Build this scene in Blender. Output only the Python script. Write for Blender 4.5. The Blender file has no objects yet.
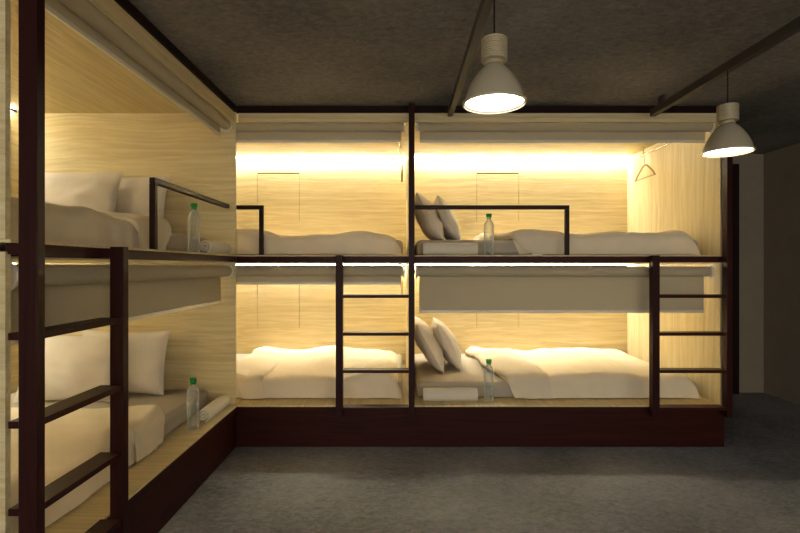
import bpy, bmesh, math, random
from mathutils import Vector, Matrix, noise
PI = math.pi
E = 1.267                       # eye height; z values below are given relative to it unless said otherwise
sc = bpy.context.scene
COL = sc.collection

# ------------------------------------------------------------------ materials
def s2l(c):
    out = []
    for v in c:
        v /= 255.0
        out.append(v / 12.92 if v <= 0.04045 else ((v + 0.055) / 1.055) ** 2.4)
    return (*out, 1.0)

def new_mat(name):
    m = bpy.data.materials.new(name)
    m.use_nodes = True
    nt = m.node_tree
    return m, nt, nt.nodes['Principled BSDF'], nt.nodes['Material Output']

def N(nt, t, **kw):
    n = nt.nodes.new(t)
    for k, v in kw.items():
        setattr(n, k, v)
    return n

def plain(name, col, rough=0.6, metal=0.0, bump=0.0, bscale=60.0, var=0.0):
    m, nt, b, out = new_mat(name)
    b.inputs['Base Color'].default_value = s2l(col)
    b.inputs['Roughness'].default_value = rough
    b.inputs['Metallic'].default_value = metal
    if col[0] < 60: b.inputs['Specular IOR Level'].default_value = 0.15
    tc = N(nt, 'ShaderNodeTexCoord')
    nz = N(nt, 'ShaderNodeTexNoise')
    nz.inputs['Scale'].default_value = bscale
    nz.inputs['Detail'].default_value = 5
    nt.links.new(tc.outputs['Object'], nz.inputs['Vector'])
    if bump > 0:
        bp = N(nt, 'ShaderNodeBump')
        bp.inputs['Strength'].default_value = bump
        bp.inputs['Distance'].default_value = 0.01
        nt.links.new(nz.outputs['Fac'], bp.inputs['Height'])
        nt.links.new(bp.outputs['Normal'], b.inputs['Normal'])
    r = N(nt, 'ShaderNodeValToRGB')
    c = s2l(col)
    k = var
    r.color_ramp.elements[0].position = 0.3
    r.color_ramp.elements[1].position = 0.7
    r.color_ramp.elements[0].color = (c[0]*(1-k), c[1]*(1-k), c[2]*(1-k), 1)
    r.color_ramp.elements[1].color = (min(1, c[0]*(1+k)), min(1, c[1]*(1+k)), min(1, c[2]*(1+k)), 1)
    nt.links.new(nz.outputs['Fac'], r.inputs['Fac'])
    nt.links.new(r.outputs['Color'], b.inputs['Base Color'])
    return m

def wood(name, axis, light, dark, across=13.0, along=0.30, rough=0.5, amount=1.1, spec=0.3):
    """plank veneer, grain running along the given axis"""
    m, nt, b, out = new_mat(name)
    tc = N(nt, 'ShaderNodeTexCoord')
    # slow warp so the grain waves
    wz = N(nt, 'ShaderNodeTexNoise')
    wz.inputs['Scale'].default_value = 0.9
    wz.inputs['Detail'].default_value = 2
    nt.links.new(tc.outputs['Object'], wz.inputs['Vector'])
    sub = N(nt, 'ShaderNodeVectorMath', operation='SUBTRACT')
    sub.inputs[1].default_value = (0.5, 0.5, 0.5)
    nt.links.new(wz.outputs['Color'], sub.inputs[0])
    scl = N(nt, 'ShaderNodeVectorMath', operation='SCALE')
    scl.inputs['Scale'].default_value = 0.14
    nt.links.new(sub.outputs[0], scl.inputs[0])
    add = N(nt, 'ShaderNodeVectorMath', operation='ADD')
    nt.links.new(tc.outputs['Object'], add.inputs[0])
    nt.links.new(scl.outputs[0], add.inputs[1])
    mp = N(nt, 'ShaderNodeMapping')
    s = [across, across, across]
    s[axis] = along
    mp.inputs['Scale'].default_value = s
    mp.inputs['Location'].default_value = (3.1, 1.7, 5.3)
    nt.links.new(add.outputs[0], mp.inputs['Vector'])
    n1 = N(nt, 'ShaderNodeTexNoise')
    n1.inputs['Scale'].default_value = 1.0
    n1.inputs['Detail'].default_value = 3
    n1.inputs['Distortion'].default_value = 0.5
    nt.links.new(mp.outputs[0], n1.inputs['Vector'])
    n2 = N(nt, 'ShaderNodeTexNoise')
    n2.inputs['Scale'].default_value = 5.0
    n2.inputs['Detail'].default_value = 6
    n2.inputs['Roughness'].default_value = 0.65
    nt.links.new(mp.outputs[0], n2.inputs['Vector'])
    # ring lines: sine of the slow noise
    mul = N(nt, 'ShaderNodeMath', operation='MULTIPLY')
    mul.inputs[1].default_value = 26.0
    nt.links.new(n1.outputs['Fac'], mul.inputs[0])
    sn = N(nt, 'ShaderNodeMath', operation='SINE')
    nt.links.new(mul.outputs[0], sn.inputs[0])
    m1 = N(nt, 'ShaderNodeMath', operation='MULTIPLY_ADD')
    m1.inputs[1].default_value = 0.09 * amount
    m1.inputs[2].default_value = 0.5
    nt.links.new(sn.outputs[0], m1.inputs[0])
    m2 = N(nt, 'ShaderNodeMath', operation='MULTIPLY_ADD')
    m2.inputs[1].default_value = 1.1 * amount
    m2.inputs[2].default_value = -0.55 * amount
    nt.links.new(n2.outputs['Fac'], m2.inputs[0])
    ad = N(nt, 'ShaderNodeMath', operation='ADD', use_clamp=True)
    nt.links.new(m1.outputs[0], ad.inputs[0])
    nt.links.new(m2.outputs[0], ad.inputs[1])
    r = N(nt, 'ShaderNodeValToRGB')
    r.color_ramp.elements[0].position = 0.12
    r.color_ramp.elements[1].position = 0.80
    r.color_ramp.elements[0].color = s2l(dark)
    r.color_ramp.elements[1].color = s2l(light)
    nt.links.new(ad.outputs[0], r.inputs['Fac'])
    nt.links.new(r.outputs['Color'], b.inputs['Base Color'])
    b.inputs['Roughness'].default_value = rough
    b.inputs['Specular IOR Level'].default_value = spec
    return m

LW, DW = (224, 210, 168), (190, 169, 122)
WX = wood('pale_oak_grain_x', 0, LW, DW)
WY = wood('pale_oak_grain_y', 1, LW, DW)
WZ = wood('pale_oak_grain_z', 2, LW, DW, across=14)
DKX = wood('mahogany_grain_x', 0, (62, 26, 20), (38, 15, 12), across=14, rough=0.42, spec=0.12)
DKY = wood('mahogany_grain_y', 1, (62, 26, 20), (38, 15, 12), across=14, rough=0.42, spec=0.12)
DKZ = wood('mahogany_grain_z', 2, (54, 25, 23), (38, 16, 15), across=14, rough=0.42, spec=0.12)
M_STEEL_DARK = plain('dark_bronze_metal', (44, 25, 20), 0.45, 0.0)
M_SHEET = plain('grey_sheet', (176, 166, 150), 0.9, 0, 0.15, 300, 0.03)
M_DUVET = plain('cream_duvet_cotton', (228, 215, 190), 0.9, 0, 0.2, 14, 0.02)
M_FOLD = plain('cream_duvet_lining', (222, 210, 186), 0.9, 0, 0.25, 16, 0.02)
M_PILLOW = plain('pillow_cotton', (217, 209, 198), 0.9, 0, 0.2, 18, 0.02)
M_TOWEL = plain('towel_terry', (232, 224, 206), 0.95, 0, 0.6, 350, 0.06)
M_CAP = plain('green_plastic', (40, 140, 62), 0.4)
M_CHROME = plain('brushed_steel', (205, 200, 190), 0.25, 0.9)
M_PLASTIC = plain('white_plastic', (226, 222, 212), 0.4)
M_BAR = plain('blind_bar_aluminium', (228, 222, 208), 0.3, 0.0)
M_SHADE = plain('grey_enamel', (176, 166, 144), 0.22, 0.1)
M_SINK = plain('cast_aluminium', (184, 172, 144), 0.45, 0.15)
M_CORD = plain('black_cord', (18, 17, 16), 0.5)
M_TRACK = plain('dark_track_metal', (66, 60, 53), 0.5, 0.2)
M_PROFILE = plain('shadow_line_led_profile', (58, 46, 36), 0.5)  # profile colour darkened to draw a shadow line along the strip
M_RED = plain('dark_red_reflection', (84, 18, 18), 0.5)  # colour of a reflection, put in as a solid tone
M_CARD = plain('white_card', (235, 232, 222), 0.7)
M_HANG = plain('hanger_beech', (168, 138, 92), 0.5)
M_DOOR = plain('dark_door_paint', (34, 22, 20), 0.5)
M_BEAM = plain('mahogany_shade_tone', (30, 14, 12), 0.6, 0, 0.05, 40, 0.1)  # top beam mahogany, with the shade below the ceiling put into its colour
M_SEAM = plain('shadow_gap_black', (70, 48, 26), 0.9)

def blind_mat():
    m, nt, b, out = new_mat('roller_blind_cloth')
    b.inputs['Base Color'].default_value = s2l((196, 184, 156))
    b.inputs['Roughness'].default_value = 0.9
    tr = N(nt, 'ShaderNodeBsdfTranslucent')
    tr.inputs['Color'].default_value = s2l((205, 204, 200))
    mx = N(nt, 'ShaderNodeMixShader')
    mx.inputs[0].default_value = 0.30
    nt.links.new(b.outputs[0], mx.inputs[1])
    nt.links.new(tr.outputs[0], mx.inputs[2])
    nt.links.new(mx.outputs[0], out.inputs['Surface'])
    tc = N(nt, 'ShaderNodeTexCoord')
    nz = N(nt, 'ShaderNodeTexNoise')
    nz.inputs['Scale'].default_value = 400
    nt.links.new(tc.outputs['Object'], nz.inputs['Vector'])
    bp = N(nt, 'ShaderNodeBump')
    bp.inputs['Strength'].default_value = 0.15
    bp.inputs['Distance'].default_value = 0.002
    nt.links.new(nz.outputs['Fac'], bp.inputs['Height'])
    nt.links.new(bp.outputs['Normal'], b.inputs['Normal'])
    return m
M_BLIND = blind_mat()

def glass_mat():
    """thin clear plastic: mostly see-through, mirror-like at grazing angles"""
    m, nt, b, out = new_mat('clear_bottle_plastic')
    tr = N(nt, 'ShaderNodeBsdfTransparent')
    tr.inputs['Color'].default_value = (0.96, 0.97, 0.95, 1)
    b.inputs['Base Color'].default_value = (0.85, 0.86, 0.83, 1)
    b.inputs['Roughness'].default_value = 0.08
    b.inputs['Specular IOR Level'].default_value = 0.8
    lw = N(nt, 'ShaderNodeLayerWeight')
    lw.inputs['Blend'].default_value = 0.28
    mx = N(nt, 'ShaderNodeMath', operation='MULTIPLY_ADD', use_clamp=True)
    mx.inputs[1].default_value = 0.75
    mx.inputs[2].default_value = 0.05
    nt.links.new(lw.outputs['Facing'], mx.inputs[0])
    ms = N(nt, 'ShaderNodeMixShader')
    nt.links.new(mx.outputs[0], ms.inputs[0])
    nt.links.new(tr.outputs[0], ms.inputs[1])
    nt.links.new(b.outputs[0], ms.inputs[2])
    nt.links.new(ms.outputs[0], out.inputs['Surface'])
    return m
M_GLASS = glass_mat()

def emit_mat(name, col, strength):
    m, nt, b, out = new_mat(name)
    b.inputs['Base Color'].default_value = (0.8, 0.8, 0.8, 1)
    b.inputs['Emission Color'].default_value = col
    b.inputs['Emission Strength'].default_value = strength
    return m
LED_COL = (1.0, 0.985, 0.85, 1)
M_LED = emit_mat('warm_led', LED_COL, 58.0)
M_LED_DIM = emit_mat('warm_led_dimmed', LED_COL, 29.0)
M_LAMP = emit_mat('lamp_diffuser_glow', (1.0, 0.93, 0.82, 1), 5.0)

def concrete(name, c0, c1, scale, stretch, rough=0.85, bump=0.3, big=1.2):
    m, nt, b, out = new_mat(name)
    tc = N(nt, 'ShaderNodeTexCoord')
    mp = N(nt, 'ShaderNodeMapping')
    mp.inputs['Scale'].default_value = stretch
    nt.links.new(tc.outputs['Object'], mp.inputs['Vector'])
    n1 = N(nt, 'ShaderNodeTexNoise')
    n1.inputs['Scale'].default_value = scale
    n1.inputs['Detail'].default_value = 8
    n1.inputs['Roughness'].default_value = 0.7
    n1.inputs['Distortion'].default_value = 0.8
    nt.links.new(mp.outputs[0], n1.inputs['Vector'])
    n2 = N(nt, 'ShaderNodeTexNoise')
    n2.inputs['Scale'].default_value = big
    n2.inputs['Detail'].default_value = 4
    nt.links.new(tc.outputs['Object'], n2.inputs['Vector'])
    ma = N(nt, 'ShaderNodeMath', operation='MULTIPLY_ADD')
    ma.inputs[1].default_value = 0.5
    nt.links.new(n2.outputs['Fac'], ma.inputs[0])
    mb = N(nt, 'ShaderNodeMath', operation='MULTIPLY')
    mb.inputs[1].default_value = 0.5
    nt.links.new(n1.outputs['Fac'], mb.inputs[0])
    nt.links.new(mb.outputs[0], ma.inputs[2])
    r = N(nt, 'ShaderNodeValToRGB')
    r.color_ramp.elements[0].position = 0.38
    r.color_ramp.elements[1].position = 0.62
    r.color_ramp.elements[0].color = s2l(c0)
    r.color_ramp.elements[1].color = s2l(c1)
    nt.links.new(ma.outputs[0], r.inputs['Fac'])
    nt.links.new(r.outputs['Color'], b.inputs['Base Color'])
    b.inputs['Roughness'].default_value = rough
    bp = N(nt, 'ShaderNodeBump')
    bp.inputs['Strength'].default_value = bump
    bp.inputs['Distance'].default_value = 0.01
    nt.links.new(n1.outputs['Fac'], bp.inputs['Height'])
    nt.links.new(bp.outputs['Normal'], b.inputs['Normal'])
    return m
M_FLOOR = concrete('grey_concrete_floor', (80, 82, 88), (150, 151, 157), 26, (1, 1.5, 1), 0.7, 0.5)
M_CEIL = concrete('raw_concrete_ceiling', (86, 83, 78), (140, 134, 126), 24, (1, 1.5, 1), 0.9, 1.0)
M_WALL = concrete('grey_plaster_wall', (138, 125, 109), (150, 137, 120), 4, (1, 1, 1), 0.9, 0.05)

# ------------------------------------------------------------------ mesh helpers (world coordinates, z relative to the eye)
def box(bm, x0, x1, y0, y1, z0, z1):
    vs = [bm.verts.new((x, y, z + E)) for z in (z0, z1) for y in (y0, y1) for x in (x0, x1)]
    for f in ((0, 2, 3, 1), (4, 5, 7, 6), (0, 1, 5, 4), (2, 6, 7, 3), (0, 4, 6, 2), (1, 3, 7, 5)):
        bm.faces.new([vs[i] for i in f])

def prism(bm, pts, z0, z1):
    a = [bm.verts.new((x, y, z0 + E)) for x, y in pts]
    b = [bm.verts.new((x, y, z1 + E)) for x, y in pts]
    n = len(pts)
    bm.faces.new(a[::-1]); bm.faces.new(b)
    for i in range(n):
        j = (i + 1) % n
        bm.faces.new((a[i], a[j], b[j], b[i]))

def tube(bm, p0, p1, r, n=16, r1=None):
    p0, p1 = Vector(p0) + Vector((0, 0, E)), Vector(p1) + Vector((0, 0, E))
    d = (p1 - p0).normalized()
    up = Vector((0, 0, 1)) if abs(d.z) < .9 else Vector((1, 0, 0))
    a = d.cross(up).normalized(); b = d.cross(a)
    r1 = r if r1 is None else r1
    A = [bm.verts.new(p0 + (a * math.cos(2*PI*i/n) + b * math.sin(2*PI*i/n)) * r) for i in range(n)]
    B = [bm.verts.new(p1 + (a * math.cos(2*PI*i/n) + b * math.sin(2*PI*i/n)) * r1) for i in range(n)]
    for i in range(n):
        j = (i + 1) % n
        bm.faces.new((A[i], A[j], B[j], B[i]))
    bm.faces.new(A[::-1]); bm.faces.new(B)

def path_tube(bm, pts, r, n=8):
    pts = [Vector(p) + Vector((0, 0, E)) for p in pts]
    rings = []
    prev = None
    for k, p in enumerate(pts):
        d = (pts[min(k+1, len(pts)-1)] - pts[max(k-1, 0)]).normalized()
        ref = Vector((1, 0, 0)) if abs(d.x) < .9 else Vector((0, 1, 0))
        a = d.cross(ref).normalized() if prev is None else (prev - d * prev.dot(d)).normalized()
        prev = a
        b = d.cross(a)
        rings.append([bm.verts.new(p + (a*math.cos(2*PI*i/n) + b*math.sin(2*PI*i/n))*r) for i in range(n)])
    for R0, R1 in zip(rings, rings[1:]):
        for i in range(n):
            j = (i+1) % n
            bm.faces.new((R0[i], R0[j], R1[j], R1[i]))
    bm.faces.new(rings[0][::-1]); bm.faces.new(rings[-1])

def lathe(bm, cx, cy, cz, prof, n=32, close=False):
    rings = []
    for r, z in prof:
        if r < 1e-6:
            rings.append([bm.verts.new((cx, cy, cz + z + E))])
        else:
            rings.append([bm.verts.new((cx + r*math.cos(2*PI*i/n), cy + r*math.sin(2*PI*i/n), cz + z + E)) for i in range(n)])
    for R0, R1 in zip(rings, rings[1:]):
        for i in range(n):
            j = (i+1) % n
            if len(R0) == 1 and len(R1) == 1: continue
            if len(R0) == 1: bm.faces.new((R0[0], R1[j], R1[i]))
            elif len(R1) == 1: bm.faces.new((R0[i], R0[j], R1[0]))
            else: bm.faces.new((R0[i], R0[j], R1[j], R1[i]))
    if close:
        for R, s in ((rings[0], -1), (rings[-1], 1)):
            if len(R) > 1: bm.faces.new(R[::s])

def obj(name, bm, mat, parent=None, smooth=False, bevel=0.0, seg=2):
    bmesh.ops.recalc_face_normals(bm, faces=bm.faces[:])
    me = bpy.data.meshes.new(name)
    if parent is not None:
        org = parent['_o']
    else:
        xs = [v.co for v in bm.verts]
        lo = Vector((min(v.x for v in xs), min(v.y for v in xs), min(v.z for v in xs)))
        hi = Vector((max(v.x for v in xs), max(v.y for v in xs), max(v.z for v in xs)))
        org = ((lo.x+hi.x)/2, (lo.y+hi.y)/2, lo.z)
    bmesh.ops.translate(bm, verts=bm.verts[:], vec=-Vector(org))
    bm.to_mesh(me); bm.free()
    me.materials.append(mat)
    if smooth:
        for p in me.polygons: p.use_smooth = True
        try:
            me.set_sharp_from_angle(angle=math.radians(45))
        except Exception: pass
    o = bpy.data.objects.new(name, me)
    COL.objects.link(o)
    if parent is not None:
        o.parent = parent
        o['_o'] = org
    else:
        o.location = org
        o['_o'] = org
    if bevel > 0:
        b = o.modifiers.new('bevel', 'BEVEL')
        b.width = bevel; b.segments = seg; b.limit_method = 'ANGLE'
        for p in me.polygons: p.use_smooth = True
        try: me.set_sharp_from_angle(angle=math.radians(75))
        except Exception: pass
    return o

def root(name, label, cat, loc, group=None):
    o = bpy.data.objects.new(name, None)
    COL.objects.link(o)
    o.empty_display_size = 0.1
    o.location = (loc[0], loc[1], loc[2] + E)
    o['_o'] = (loc[0], loc[1], loc[2] + E)
    o['label'] = label; o['category'] = cat
    if group: o['group'] = group
    return o

def tag(o, label, cat, group=None):
    o['label'] = label; o['category'] = cat
    if group: o['group'] = group
    return o

def struct(name, bm, mat):
    o = obj(name, bm, mat)
    o['kind'] = 'structure'
    return o

def bx(name, b, mat, parent, bevel=0.0):
    bm = bmesh.new(); box(bm, *b)
    return obj(name, bm, mat, parent, bevel=bevel)

# side mapping: u runs along the bunk row, v is the depth into it
VL = 2.241
def P(side, u, v):
    return (u, v) if side == 'back' else (-(v - VL), u)
def sb(side, u0, u1, v0, v1, z0, z1):
    a, b = P(side, u0, v0), P(side, u1, v1)
    return (min(a[0], b[0]), max(a[0], b[0]), min(a[1], b[1]), max(a[1], b[1]), z0, z1)
def along(side): return WX if side == 'back' else WY
def into(side): return WY if side == 'back' else WX
def dk(side): return DKX if side == 'back' else DKY

FLOOR, CEIL = -1.267, 1.131
ZLOW, ZUP = -0.975, 0.08          # pod floors
HPOD = 1.001
VF, VB = 3.42, 4.787              # liner front and back wall
def VBs(side): return VB if side == 'back' else 4.90

# ------------------------------------------------------------------ room
bm = bmesh.new(); box(bm, -2.90, 3.76, -3.0, 4.96, FLOOR - .1, FLOOR); struct('floor', bm, M_FLOOR)
bm = bmesh.new(); box(bm, -2.90, 3.76, -3.0, 4.96, CEIL, CEIL + .1); struct('ceiling', bm, M_CEIL)
bm = bmesh.new(); box(bm, -2.90, 3.76, 4.857, 4.96, FLOOR, CEIL); struct('wall_back', bm, M_WALL)
bm = bmesh.new(); box(bm, 3.656, 3.76, -3.0, 4.857, FLOOR, CEIL); struct('wall_right', bm, M_WALL)
bm = bmesh.new(); box(bm, -2.90, -2.78, -3.0, 4.857, FLOOR, CEIL); struct('wall_left', bm, M_WALL)
# door beside the bunks, mostly hidden: dark jamb against the back wall
dr = bpy.data.objects.new('door_1', None); COL.objects.link(dr)
dr.location = (2.85, 4.85, 0); dr['_o'] = (2.85, 4.85, 0); dr['kind'] = 'structure'
bx('door_panel', (2.50, 3.31, 4.82, 4.856, FLOOR + .005, .97), M_DOOR, dr)
bx('door_frame', (3.31, 3.372, 4.80, 4.857, FLOOR, 1.02), M_DOOR, dr)
bx('door_frame', (2.44, 2.50, 4.80, 4.857, FLOOR, 1.02), M_DOOR, dr)
bx('door_head', (2.50, 3.31, 4.80, 4.857, .97, 1.02), M_DOOR, dr)

# ------------------------------------------------------------------ dark frames
def frame(side, u0, u1, posts, label):
    cx = P(side, (u0+u1)/2, 4.0)
    t = root('bunk_structure', label, 'bunk frame', (cx[0], cx[1], FLOOR), 'dark wooden bunk frames')
    bx('base', sb(side, u0, u1, 3.39, VBs(side) + .013, FLOOR, ZLOW - .009), dk(side), t, .003)
    bx('middle_rail', sb(side, max(u0, 1.4425) if side == 'left' else u0, u1, 3.39, 3.42, .030, .071), dk(side), t, .002)
    bx('top_beam', sb(side, u0, u1, 3.39, 3.42, 1.081, 1.128), M_BEAM, t, .002)
    for p0, p1 in posts:
        bx('post', sb(side, p0, p1, 3.300, 3.355, -1.033, 1.118), DKZ, t, .002)
        for z in (-1.02, .036, 1.083):
            bx('spacer', sb(side, p0+.006, p1-.006, 3.354, 3.391, z, z+.03), DKZ, t)
    return t
frame('back', -1.149, 2.277, [(.060, .100), (2.236, 2.274)],
      'dark mahogany frame of the bunk row along the back wall, standing on the floor')
frame('left', 1.418, 3.39, [(1.409, 1.442)],
      'dark mahogany frame of the bunk row on the left side, with the nearest tall post')

# ------------------------------------------------------------------ pods (wooden liners)
def pod(side, u0, u1, zf, label, head_first, clip=None, near_only=None):
    """u0..u1 outer limits; clip: front corner cut away (back left bay, behind the left row)"""
    zc = zf + HPOD - .002
    upper = zf > 0
    c = P(side, (u0+u1)/2, 4.1)
    t = root('sleeping_pod', label, 'bunk bed', (c[0], c[1], zf - .009), 'oak lined sleeping pods')
    # floor panel with ledge
    bm = bmesh.new()
    if clip is None:
        box(bm, *sb(side, u0, u1, 3.385, VBs(side) + .013, zf - .009, zf))
    else:
        prism(bm, [(u0, 3.425), (clip, 3.425), (clip, 3.385), (u1, 3.385), (u1, 4.80), (u0, 4.80)], zf - .009, zf)
    obj('floor_panel', bm, into(side), t)
    v0 = VF if clip is None else 3.425
    g = .021
    vb = VBs(side)
    bx('ceiling_panel', sb(side, u0+g, u1-g, v0, vb, zc, zc + .02), along(side), t)
    # back panel with the cupboard hatch opening
    hz0, hz1 = zf + .371, zf + .851
    if side == 'back':
        hu0, hu1 = u0 + .678, u0 + 1.098
    else:
        hu0, hu1 = u1 - 1.098, u1 - .678
    bm = bmesh.new()
    for q in ((u0+g, hu0, zf+.001, zc-.0), (hu1, u1-g, zf+.001, zc), (hu0, hu1, zf+.001, hz0), (hu0, hu1, hz1, zc)):
        box(bm, *sb(side, q[0], q[1], vb, vb + .018, q[2], q[3]))
    obj('back_panel', bm, along(side), t)
    h = bx('hatch_door', sb(side, hu0+.004, hu1-.004, vb - .001, vb + .014, hz0 + .0005, hz1-.014), along(side), t)
    bx('hatch_recess', sb(side, hu0, hu1, vb + .0145, vb + .0185, hz0, hz1), M_SEAM, h)
    for k, (a, b) in enumerate(((u0, u0+.02), (u1-.02, u1))):
        m = WZ if side == 'back' else WX
        vf = 3.40 if (clip is None or k == 1) else 3.425
        bx('side_panel', sb(side, a, b, vf, vb + .013, zf+.001, zc + .02), m, t)
    if upper:
        a, b = u0+g, u1-g
        if clip is not None: a = clip + .002
        bx('fascia_panel', sb(side, a, b, 3.402, 3.419, 1.018 if side == 'back' else 1.006, 1.080), along(side), t)
    return t
PODS = {}
PODS['RU'] = pod('back', .081, 2.275, ZUP, 'upper oak-lined bunk at the back right, with a clothes hanger on its side wall', True)
PODS['RL'] = pod('back', .081, 2.275, ZLOW, 'lower oak-lined bunk at the back right, under a half lowered blind', True)
PODS['ML'] = pod('back', -2.094, .079, ZLOW, 'lower oak-lined bunk at the back left, its blind rolled up', True, clip=-1.142)
PODS['MU'] = pod('back', -2.094, .079, ZUP, 'upper oak-lined bunk at the back left, next to the corner', True, clip=-1.142)
PODS['LU'] = pod('left', 1.418, 3.421, ZUP, 'upper oak-lined bunk of the left row, nearest to the viewer', True)
PODS['LL'] = pod('left', 1.418, 3.421, ZLOW, 'lower oak-lined bunk of the left row, behind the nearest ladder', True)

# ------------------------------------------------------------------ LED strips
def led(side, u0, u1, zf, label, red=None):
    zc = zf + HPOD - .003
    c = P(side, (u0+u1)/2, VBs(side) - .02)
    t = root('led_strip', label, 'strip light', (c[0], c[1], zc - .03), 'warm strip lights along the pod ceilings')
    bx('diffuser', sb(side, u0, u1, VBs(side) - .034, VBs(side) - .002, zc - .015, zc - .003), M_LED if side == 'back' else M_LED_DIM, t)
    bx('profile', sb(side, u0, u1, VBs(side) - .042, VBs(side) - .036, zc - .027, zc - .010), M_PROFILE, t)
    if red:
        bx('red_reflection_strip', sb(side, red[0], red[1], VB - .048, VB - .0425, zc - .028, zc - .010), M_RED, t)  # thin red strip standing in for a reflection on the profile
led('back', .104, 2.235, ZUP, 'glowing warm strip light in the upper back right bunk')
led('back', .104, 2.235, ZLOW, 'glowing warm strip light in the lower back right bunk')
led('back', -2.06, .052, ZUP, 'glowing warm strip light with a modelled dark red reflection, upper back left bunk', red=(-.27, .04))
led('back', -2.06, .052, ZLOW, 'glowing warm strip light in the lower back left bunk, under the middle rail')
led('left', 1.46, 3.30, ZUP, 'glowing warm strip light in the upper bunk of the left row')
led('left', 1.46, 3.30, ZLOW, 'glowing warm strip light in the lower bunk of the left row')

# ------------------------------------------------------------------ ladders
def ladder(side, s0, s1, t0, t1, label):
    """s: stile span, t: where the treads run (from the stile to the post)"""
    c = P(side, (s0+s1)/2, 3.33)
    t = root('bunk_ladder', label, 'ladder', (c[0], c[1], -1.033), 'dark wooden bunk ladders')
    bx('stile', sb(side, s0, s1, 3.300, 3.352, -1.033, .076), DKZ, t, .002)
    for z in (-.195, -.454, -.710, -.967):
        if side == 'left':      # the near end reaches past the post, notched around it
            q = [(t0 - .030, 3.3565), (t0, 3.3565), (t0, 3.309), (t1, 3.309), (t1, 3.388), (t0 - .030, 3.388)]
            bm = bmesh.new(); prism(bm, [P(side, *p) for p in q], z - .021, z)
            obj('tread', bm, dk(side), t, bevel=.0015)
        else:
            bx('tread', sb(side, t0, t1, 3.309, 3.388, z - .021, z), dk(side), t, .002)
    bx('hook_bracket', sb(side, s0+.004, s1-.004, 3.352, 3.389, .034, .07), DKZ, t)
ladder('left', 1.849, 1.885, 1.4425, 1.8485, 'dark wooden ladder of the left bunk row, nearest to the viewer')
ladder('back', -.440, -.392, -.3915, .0595, 'dark wooden ladder against the middle post, at the back left bunks')
ladder('back', 1.728, 1.776, 1.7765, 2.2355, 'dark wooden ladder at the right end of the back bunk row')

# ------------------------------------------------------------------ guard rails
def guard(side, ue, uw, label):
    """ue: free end with the upright, uw: end fixed on the wall/post"""
    c = P(side, ue, 3.455)
    t = root('guard_rail', label, 'guard rail', (c[0], c[1], ZUP), 'dark metal guard rails of the upper bunks')
    w = .029
    lo, hi = (ue - w, ue) if uw < ue else (ue, ue + w)
    bx('upright', sb(side, lo, hi, 3.440, 3.469, ZUP, .4075), M_STEEL_DARK, t, .002)
    a, b = min(ue, uw), max(ue, uw)
    bx('top_bar', sb(side, a, b, 3.440, 3.469, .408, .437), M_STEEL_DARK, t, .003)
guard('back', 1.208, .106, 'dark metal guard rail of the upper back right bunk, in front of the bottle')
guard('back', -.976, -2.07, 'short dark metal guard rail at the corner, upper back left bunk')
guard('left', 2.363, 3.399, 'dark metal guard rail of the upper left bunk, beside the pillows')

# ------------------------------------------------------------------ roller blinds
def blind(side, u0, u1, zc, r, zh, label):
    """zc: roller axis, zh: bottom of the hem bar"""
    vc = 3.45 if zc < .5 else 3.455
    c = P(side, (u0+u1)/2, vc)
    t = root('roller_blind', label, 'roller blind', (c[0], c[1], zh), 'roller blinds of the bunks')
    bm = bmesh.new()
    a, b = P(side, u0, vc), P(side, u1, vc)
    tube(bm, (a[0], a[1], zc), (b[0], b[1], zc), r, 28)
    obj('roller', bm, M_BLIND, t, smooth=True)
    i = .014
    bx('fabric', sb(side, u0+i, u1-i, vc + r - .003, vc + r - .001, zh + .016, zc), M_BLIND, t)
    bx('hem_bar', sb(side, u0+i, u1-i, vc + r - .009, vc + r + .005, zh, zh + .020), M_BAR, t, .004)
    for e, s in ((u0, -1), (u1, 1)):
        bm = bmesh.new()
        p, q = P(side, e + s*.001, vc), P(side, e + s*.012, vc)
        tube(bm, (p[0], p[1], zc), (q[0], q[1], zc), r + .009, 28)
        br = obj('bracket', bm, M_PLASTIC, t, smooth=True)
        bm = bmesh.new()
        p, q = P(side, e + s*.0125, vc), P(side, e + s*.02, vc)
        tube(bm, (p[0], p[1], zc), (q[0], q[1], zc), .010, 12)
        obj('end_pin', bm, M_CHROME, br, smooth=True)
UB, UH = .996, .892
blind('back', .13, 2.215, UB, .031, UH, 'rolled up blind at the top of the upper back right bunk')
blind('back', -2.03, .022, UB, .031, UH, 'rolled up blind at the top of the upper back left bunk')
blind('left', 1.48, 3.365, UB - .008, .036, .905, 'rolled up blind at the top of the left upper bunk')
LB = -.024
blind('back', .125, 2.205, LB - .012, .036, -.334, 'half lowered grey blind of the lower back right bunk')
blind('back', -2.03, .022, LB - .010, .036, -.130, 'rolled up blind of the lower back left bunk, under the middle rail')
blind('left', 1.48, 3.365, LB - .007, .038, -.252, 'partly lowered grey blind of the lower left bunk, behind the ladder')

# ------------------------------------------------------------------ bedding
def H(side, head, h):       # head: u of the head end
    return head + h if side == 'back' else head - h

def cross_profile(w_back, w_front, Hh, r, nb=26, na=9):
    """list of (v, z) from the wall side to the front hem"""
    pts = [(w_back, Hh*.72), (w_back - .02, Hh*.9), (w_back - .05, Hh)]
    for k in range(1, nb+1):
        pts.append((w_back - .05 + (w_front + r - w_back + .05)*k/nb, Hh))
    for k in range(1, na+1):
        a = PI/2*k/na
        pts.append((w_front + r - r*math.sin(a), Hh - r + r*math.cos(a)))
    zlow = .008
    for k in range(1, 7):
        f = k/6
        pts.append((w_front - .012*f, (Hh - r)*(1-f) + zlow*f))
    return pts

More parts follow.
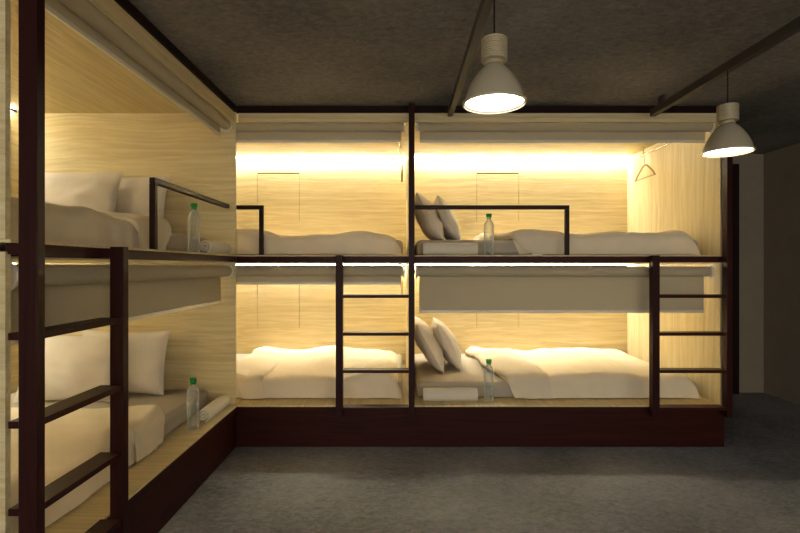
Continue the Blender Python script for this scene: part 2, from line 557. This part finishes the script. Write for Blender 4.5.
def drape(name, side, head, zf, h0, h1, v0, v1, Hh, r, shear, foot, parent, mat, seed, amp, zhead, nl=60, rf=.12, edge=0.0, lump=0.02, rcorn=.05):
    """a quilt lying on the mattress: h0..h1 along the bed, v1 wall side, v0 front hem"""
    prof = cross_profile(v1, v0, Hh, r)
    # length profile (h, z)
    lp = [(h0 + .012, zhead), (h0, zhead + (Hh - zhead)*.45), (h0 + .008, zhead + (Hh - zhead)*.85), (h0 + .03, Hh)]
    hend = h1 - (rf if foot else .0)
    for k in range(1, nl+1):
        lp.append((h0 + .03 + (hend - h0 - .03)*k/nl, Hh))
    if foot:
        for k in range(1, 11):
            a = PI/2*k/10
            lp.append((hend + rf*math.sin(a), (Hh)*(1 - (1-math.cos(a))*1.0)*.97 + .006))
    else:
        lp.append((hend + .006, Hh*.985)); lp.append((hend + .008, zhead*.98 if zhead < Hh else Hh*.95))
    bm = bmesh.new()
    g = []
    for i, (h, zx) in enumerate(lp):
        row = []
        for j, (v, zy) in enumerate(prof):
            f = (v1 - v)/(v1 - v0)                     # 0 wall .. 1 front
            hh = h + shear*(f - .5)*max(0, 1 - (h - h0)/.9)
            z = zx*zy/Hh
            p = Vector((hh*2.3, v*2.3, seed))
            d = noise.noise(p*1.6) * amp + noise.noise(p*Vector((4.2, 4.2, 1)).x*.9) * amp*.45
            d += noise.noise(Vector((hh*9, v*7, seed*1.7)))*.0045 + noise.noise(Vector((hh*21 + v*9, v*12 - hh*6, seed)))*.0018
            top = min(1, max(0, (zy/Hh - .5)*2)) * min(1, max(0, (zx/Hh - .5)*2))
            # slow swells along the back
            d2 = (lump * noise.noise(Vector((hh*3.1 + seed, v*1.2, seed*2))) + .016*abs(noise.noise(Vector((hh*6.5 + seed, v*2.2 - hh*1.5, seed*4))))) * top
            out = 0
            if zy < Hh*.97 and f > .5:
                out = (noise.noise(Vector((hh*6, seed*3, z*3)))*.016 + noise.noise(Vector((hh*15, seed, z*5)))*.006) * (1 - .35*zy/Hh)
            eo = edge * noise.noise(Vector((f*5 + seed, seed, 0))) * max(0, 1 - (h - h0)/.25)
            vv = max(v - out, 3.505) if f > .5 else v
            low = max(0.0, min(1.0, (f - .55)/.3)) * (1 - zy/Hh)
            hh += rcorn * low**1.5 * math.exp(-(h - h0)/.16)
            X, Y = P(side, H(side, head, hh + eo), vv)
            row.append(bm.verts.new((X, Y, zf + max(.004, z + d*top*1.6 + d2) + E)))
        g.append(row)
    for a, b in zip(g, g[1:]):
        for j in range(len(a)-1):
            bm.faces.new((a[j], a[j+1], b[j+1], b[j]))
    o = obj(name, bm, mat, parent, smooth=True)
    for p in o.data.polygons: p.use_smooth = True
    sb_ = o.modifiers.new('smooth', 'SUBSURF'); sb_.levels = 1; sb_.render_levels = 1
    return o

def mattress(side, head, L, zf, label):
    bm = bmesh.new()
    u0, u1 = H(side, head, .02), H(side, head, L - .03)
    box(bm, *sb(side, min(u0, u1), max(u0, u1), 3.572, VBs(side) - .015, zf, zf + .118))
    o = obj('mattress', bm, M_SHEET, None, bevel=.03, seg=4)
    return tag(o, label, 'mattress', 'mattresses in grey fitted sheets')

def duvet(side, head, L, zf, h0, shear, label, seed, crown=.173):
    o = drape('duvet', side, head, zf, h0, L - .035, 3.562, VBs(side) - .022, crown, .07, shear, True, None, M_DUVET, seed, .010, .124, rf=.14, lump=.05)
    tag(o, label, 'duvet', 'cream duvets')
    drape('turned_back_edge', side, head, zf, h0 - .012, h0 + .33, 3.546, VBs(side) - .065, crown + .016, .075, shear, False, o, M_FOLD, seed + .37, .012, .140, nl=16, edge=.10, lump=.04, rcorn=.16)
    return o

def pillow_mesh(a, b, T, seed):
    """cushion in local coords: x half width a, y half height b, z thickness T, y up"""
    bm = bmesh.new()
    n = 26
    grids = []
    for s in (1, -1):
        g = []
        for i in range(n+1):
            row = []
            u = -1 + 2*i/n
            u = math.sin(u*PI/2)*.35 + u*.65
            for j in range(n+1):
                v = -1 + 2*j/n
                v = math.sin(v*PI/2)*.35 + v*.65
                pin = 1 - .055*(1 - v*v)**1.0
                pin2 = 1 - .075*(1 - u*u)**1.0
                x = a*u*pin; y = b*v*pin2
                z = T*(max(0, (1-abs(u)**2.6)*(1-abs(v)**2.6)))**.55
                e = (1-abs(u)**6)*(1-abs(v)**6)
                z += (noise.noise(Vector((u*1.8+seed, v*1.8, s*3+seed)))*.020 + noise.noise(Vector((u*4+seed, v*4, s*5)))*.008)*e
                # gathered wrinkles towards the corners
                z += .006*math.sin(9*(u+v)+seed)*abs(u*v)*e
                row.append((x, y, s*max(z, 0)))
            g.append(row)
        grids.append(g)
    V = {}
    def vert(s, i, j):
        edge = i in (0, n) or j in (0, n)
        k = (0 if edge else s, i, j)
        if k not in V:
            p = grids[s][i][j]
            if edge: p = (p[0], p[1], 0)
            V[k] = bm.verts.new(p)
        return V[k]
    for s in (0, 1):
        for i in range(n):
            for j in range(n):
                f = [vert(s, i, j), vert(s, i+1, j), vert(s, i+1, j+1), vert(s, i, j+1)]
                bm.faces.new(f if s == 0 else f[::-1])
    return bm

def pillow(label, loc, M, a, b, T, seed):
    """loc: bottom centre (relative z); M: 3x3 basis columns = width, up, thickness directions"""
    bm = pillow_mesh(a, b, T, seed)
    R = Matrix(M).transposed()
    for v in bm.verts:
        q = Vector((v.co.x, v.co.y + b, v.co.z))
        v.co = R @ q + Vector((loc[0], loc[1], loc[2] + E))
    o = obj('pillow', bm, M_PILLOW, None, smooth=True)
    for p in o.data.polygons: p.use_smooth = True
    return tag(o, label, 'pillow', 'pillows on the bunks')

def lean(width, out, deg):
    """basis for a pillow whose top leans away from 'out' by deg from vertical"""
    w = Vector(width).normalized(); o = Vector(out).normalized()
    a = math.radians(deg)
    up = Vector((0, 0, 1))*math.cos(a) - o*math.sin(a)
    th = w.cross(up)
    return (tuple(w), tuple(up), tuple(th))

MT = .118
beds = [
    ('back', .105, 2.14, ZUP, .66, .13, 'upper back right bunk', 2.1),
    ('back', .105, 2.14, ZLOW, .62, .14, 'lower back right bunk', 5.3),
    ('back', -2.07, 2.12, ZUP, .72, .03, 'upper back left bunk', 8.2),
    ('back', -2.07, 2.12, ZLOW, .72, .03, 'lower back left bunk', 11.9),
    ('left', 3.395, 1.945, ZUP, .62, .06, 'upper bunk of the left row', 14.4),
    ('left', 3.395, 1.945, ZLOW, .66, .04, 'lower bunk of the left row', 17.7),
]
for side, head, L, zf, h0, sh, where, seed in beds:
    mattress(side, head, L, zf, 'flat mattress in a grey sheet, in the ' + where)
    duvet(side, head, L, zf, h0, sh, 'cream duvet spread over the bed in the ' + where, seed)

# back right pillows: seen edge-on, leaning towards the divider on the left
for zf, nm, sd in ((ZUP, 'upper', 1.0), (ZLOW, 'lower', 4.0)):
    z = zf + MT + .004
    pillow('pillow leaning on the divider, left one of two in the %s back right bunk' % nm,
           (.350, 4.15, z), lean((0, 1, 0), (1, 0, 0), 29), .30, .225, .085, sd)
    pillow('pillow leaning on its neighbour, right one of two in the %s back right bunk' % nm,
           (.500, 4.22, z), lean((0, 1, .0), (1, 0, 0), 27), .29, .215, .075, sd + 1.3)
# left row pillows: seen from the foot end, leaning on the end panel
for zf, nm, sd in ((ZUP, 'upper', 7.0), (ZLOW, 'lower', 9.5)):
    z = zf + MT + .004
    pillow('wide pillow against the end panel, right one of two in the %s left bunk' % nm,
           (-1.865, 3.20, z), lean((1, 0, 0), (0, -1, 0), 12), .30, .215, .065, sd)
    pillow('wide pillow in front, left one of two in the %s left bunk' % nm,
           (-2.11, 3.03, z), lean((1, .03, 0), (0, -1, 0), 14), .31, .215, .070, sd + 1.7)
# ------------------------------------------------------------------ towels
def towel(side, u0, u1, v, zf, R, label, flat=1.0, near_u=None):
    """a rolled towel, axis along the row; the spiral end shows"""
    bm = bmesh.new()
    turns = 2.2
    n = 90
    th = R*.21
    outer, inner = [], []
    for i in range(n+1):
        t = i/n
        a = turns*2*PI*t
        rr = R*.20 + R*.80*t
        ro = rr; ri = max(rr - th, .001)
        outer.append((ro*math.cos(a), ro*math.sin(a)))
        inner.append((ri*math.cos(a), ri*math.sin(a)))
    off = -turns*2*PI - PI*.62          # loose edge low at the front
    def rot(p):
        c, s = math.cos(off), math.sin(off)
        return (p[0]*c - p[1]*s, p[0]*s + p[1]*c)
    outer = [rot(p) for p in outer]; inner = [rot(p) for p in inner]
    zmin = min(p[1] for p in outer)
    segs = 14
    rings = []
    for k in range(segs+1):
        u = u0 + (u1-u0)*k/segs
        e = 1 - .06*abs(2*k/segs - 1)**6
        wob = .0015*math.sin(k*1.7)
        def mk(p):
            X, Y = P(side, u, v + p[0]*e)
            return bm.verts.new((X, Y, zf + (p[1]*e - zmin)*flat + wob*.3 + .0015 + E))
        rings.append(([mk(p) for p in outer], [mk(p) for p in inner]))
    for (o0, i0), (o1, i1) in zip(rings, rings[1:]):
        for j in range(n):
            bm.faces.new((o0[j], o0[j+1], o1[j+1], o1[j]))
            bm.faces.new((i0[j+1], i0[j], i1[j], i1[j+1]))
        bm.faces.new((o0[n], i0[n], i1[n], o1[n]))
        bm.faces.new((i0[0], o0[0], o1[0], i1[0]))
    for o_, i_ in (rings[0], rings[-1]):
        for j in range(n):
            bm.faces.new((o_[j], i_[j], i_[j+1], o_[j+1]))
    o = obj('towel', bm, M_TOWEL, None, smooth=True)
    return tag(o, label, 'towel', 'rolled towels on the bunk ledges')
towel('back', .168, .560, 3.515, ZUP, .052, 'rolled cream towel on the ledge of the upper back right bunk')
towel('back', .168, .560, 3.515, ZLOW, .052, 'rolled cream towel on the ledge of the lower back right bunk')
towel('left', 3.03, 3.385, 3.468, ZUP, .048, 'rolled cream towel behind the bottle in the upper left bunk')
towel('left', 3.01, 3.37, 3.468, ZLOW, .048, 'rolled cream towel behind the bottle in the lower left bunk')

# ------------------------------------------------------------------ bottles
bprof = [(0, .004), (.024, .0), (.033, .004), (.036, .012), (.0355, .05), (.0345, .056), (.0355, .062), (.0355, .105), (.0345, .111),
         (.0355, .117), (.036, .212), (.0345, .228), (.029, .242), (.019, .254), (.0145, .262), (.0140, .276)]
inner_ = [(.0125, .276), (.013, .262), (.0175, .253), (.0275, .240), (.033, .227), (.0345, .211), (.034, .117), (.033, .111), (.034, .105),
          (.034, .062), (.033, .056), (.034, .05), (.0345, .013), (.031, .006), (0, .0055)]
def bottle_first(x, y, zf, label):
    t = root('water_bottle', label, 'bottle', (x, y, zf), 'clear water bottles')
    bm = bmesh.new(); lathe(bm, x, y, zf, bprof + inner_, 36)
    obj('bottle_body', bm, M_GLASS, t, smooth=True)
    bm = bmesh.new(); lathe(bm, x, y, zf, [(0, .303), (.0185, .303), (.0205, .300), (.0205, .277), (.0150, .2765), (.0150, .2765)], 30)
    lathe(bm, x, y, zf, [(.0150, .2765), (0, .2765)], 30)
    obj('bottle_cap', bm, M_CAP, t, smooth=True)
    bm = bmesh.new(); lathe(bm, x, y, zf, [(.0150, .266), (.0175, .267), (.0175, .272), (.0150, .273)], 30, close=True)
    obj('neck_ring', bm, M_CAP, t, smooth=True)
    return t
b0 = bottle_first(.645, 3.505, ZUP, 'clear bottle with green cap in the upper back right bunk, behind the guard rail')
def dup(r, loc, label):
    c = r.copy(); COL.objects.link(c); c.location = loc; c['label'] = label
    for ch in list(r.children):
        d = ch.copy(); COL.objects.link(d); d.parent = c
    return c
dup(b0, (.645, 3.507, ZLOW + E), 'clear bottle with green cap on the ledge of the lower back right bunk')
dup(b0, (-1.250, 2.93, ZUP + E), 'clear bottle with green cap on the ledge of the upper left bunk')
dup(b0, (-1.247, 2.91, ZLOW + E), 'clear bottle with green cap on the ledge of the lower left bunk')

# small card by the upper duvet
bm = bmesh.new(); box(bm, .935, 1.00, 3.40, 3.425, ZUP + .0005, ZUP + .008)
tag(obj('paper_card', bm, M_CARD), 'small white card lying on the upper ledge in front of the duvet', 'card')

# ------------------------------------------------------------------ hanger rods and hangers
def rod(xw, zf, label):
    zr = zf + .923
    x = xw - .06
    t = root('hanging_rod', label, 'clothes rod', (x, 3.95, zr), 'chrome clothes rods under the pod ceilings')
    bm = bmesh.new(); tube(bm, (x, 3.52, zr), (x, 4.40, zr), .008, 14)
    obj('rod', bm, M_CHROME, t, smooth=True)
    for y in (3.60, 4.36):
        bm = bmesh.new(); tube(bm, (x, y, zr + .0085), (x, y, zf + HPOD - .004), .006, 10)
        lathe(bm, x, y, zf + HPOD - .009, [(0, 0), (.018, 0), (.018, .005), (0, .005)], 16)
        obj('rod_support', bm, M_CHROME, t, smooth=True)
    return x, zr
def hanger(x, y, zr, label):
    t = root('clothes_hanger', label, 'clothes hanger', (x, y, zr - .24), 'wooden clothes hangers')
    za = zr - .095
    bm = bmesh.new()
    pts = []
    for k in range(13):
        a = PI*(-.35) + PI*1.35*k/12
        pts.append((x, y + .013*math.cos(a), zr + .004 + .013*math.sin(a)))
    pts = [(x, y, za), (x, y, za + .03)] + [(x, y + .008, zr - .03)] + pts
    path_tube(bm, pts, .0022, 8)
    obj('hook', bm, M_CHROME, t, smooth=True)
    bm = bmesh.new()
    L, R = (x, y + .175, za - .115), (x, y - .17, za - .115)
    for Q in (L, R):
        path_tube(bm, [(x, y, za), (x, y + (Q[1]-y)*.25, za - .012), (x, y + (Q[1]-y)*.8, za - .078), Q], .0085, 10)
    obj('arms', bm, M_HANG, t, smooth=True)
    bm = bmesh.new(); tube(bm, (x, L[1], za - .113), (x, R[1], za - .113), .005, 10)
    obj('trouser_bar', bm, M_HANG, t, smooth=True)
for xw, zf, w in ((2.255, ZUP, 'upper back right bunk'), (.058, ZUP, 'upper back left bunk'), (.058, ZLOW, 'lower back left bunk')):
    x, zr = rod(xw, zf, 'chrome clothes rod below the ceiling of the ' + w)
    hanger(x if xw > 1 else x + .02, 4.33, zr, 'wooden clothes hanger on the rod in the ' + w)

# ------------------------------------------------------------------ ceiling tracks and pendant lamps
def track(x, label):
    t = root('ceiling_track', label, 'ceiling track', (x, 1.5, 1.03), 'dark tracks below the ceiling')
    bx('track_bar', (x - .018, x + .018, -1.5, 3.32, 1.030, 1.078), M_TRACK, t, .002)
    for y in (-1.0, 0.4, 1.8, 3.2):
        bx('ceiling_spacer', (x - .010, x + .010, y - .03, y + .03, 1.0785, CEIL), M_TRACK, t)
track(.345, 'dark track along the ceiling, left of two, carrying the nearer lamp')
track(1.735, 'dark track along the ceiling, right of two, carrying the farther lamp')

def lamp(x, y, zr, label, wire_top=1.0295):
    t = root('pendant_lamp', label, 'pendant lamp', (x, y, zr), 'industrial pendant lamps')
    R = .113
    prof = [(R + .003, .0), (R + .004, .004), (R, .009)]
    tab = [(0, 1), (.12, .965), (.25, .915), (.4, .84), (.52, .765), (.64, .675), (.75, .58), (.84, .49), (.91, .405), (.96, .335), (1, .275)]
    for q, f in tab:
        prof.append((R*f, .010 + .137*q))
    prof.append((.028, .1472))
    ins = [(max(r - .004, .012), z - .003) for r, z in prof[::-1][:-2]] + [(R - .003, .003)]
    bm = bmesh.new(); lathe(bm, x, y, zr, prof + ins + [prof[0]], 56)
    sh = obj('shade', bm, M_SHADE, t, smooth=True)
    bm = bmesh.new(); lathe(bm, x, y, zr, [(R + .001, -.003), (R + .008, -.001), (R + .008, .004), (R + .001, .006), (R + .001, -.003)], 56)
    obj('rim', bm, M_SINK, sh, smooth=True)
    bm = bmesh.new(); lathe(bm, x, y, zr, [(0, .006), (R - .006, .006), (R - .006, .009), (0, .009)], 48)
    obj('diffuser', bm, M_LAMP, t, smooth=True)
    bm = bmesh.new(); lathe(bm, x, y, zr, [(.0, .1475), (.030, .1475), (.034, .151), (.034, .156), (.027, .163), (0, .163)], 32)
    obj('neck', bm, M_SINK, t, smooth=True)
    bm = bmesh.new()
    pr = [(0, .1635)]
    for k in range(9):
        z = .1635 + k*.0092
        pr += [(.050, z), (.050, z + .0058), (.045, z + .0062), (.045, z + .0091)]
    pr += [(0, .1635 + 9*.0092)]
    lathe(bm, x, y, zr, pr, 36)
    obj('heat_sink', bm, M_SINK, t)
    bm = bmesh.new(); tube(bm, (x, y, zr + .2468), (x, y, wire_top), .003, 10)
    obj('cord', bm, M_CORD, t, smooth=True)
lamp(.358, 1.835, .618, 'grey bell pendant lamp, the larger and nearer one, on the left track')
lamp(1.720, 2.535, .600, 'grey bell pendant lamp, the smaller one further right, on the right track')

# ------------------------------------------------------------------ light, world, camera
w = bpy.data.worlds.new('world'); sc.world = w
w.use_nodes = True
bg = w.node_tree.nodes['Background']
bg.inputs['Color'].default_value = (1.0, .93, .81, 1)
bg.inputs['Strength'].default_value = 1.25

cam_d = bpy.data.cameras.new('camera')
cam = bpy.data.objects.new('camera', cam_d)
COL.objects.link(cam)
cam_d.sensor_width = 36
cam_d.lens = 483/800*36
cam.location = (0, 0, E)
cam.rotation_euler = (PI/2, 0, 0)
sc.camera = cam
sc.view_settings.view_transform = 'Standard'
sc.view_settings.look = 'None'
sc.view_settings.gamma = 1
sc.view_settings.exposure = 1.1
sc.view_settings.use_curve_mapping = False
try:
    sc.cycles.use_denoising = True
    sc.cycles.denoiser = 'OPENIMAGEDENOISE'
    sc.cycles.max_bounces = 12
    sc.cycles.diffuse_bounces = 6
    sc.cycles.caustics_refractive = True
    sc.cycles.sample_clamp_indirect = 8
except Exception:
    pass
for o in sc.objects:
    if '_o' in o: del o['_o']
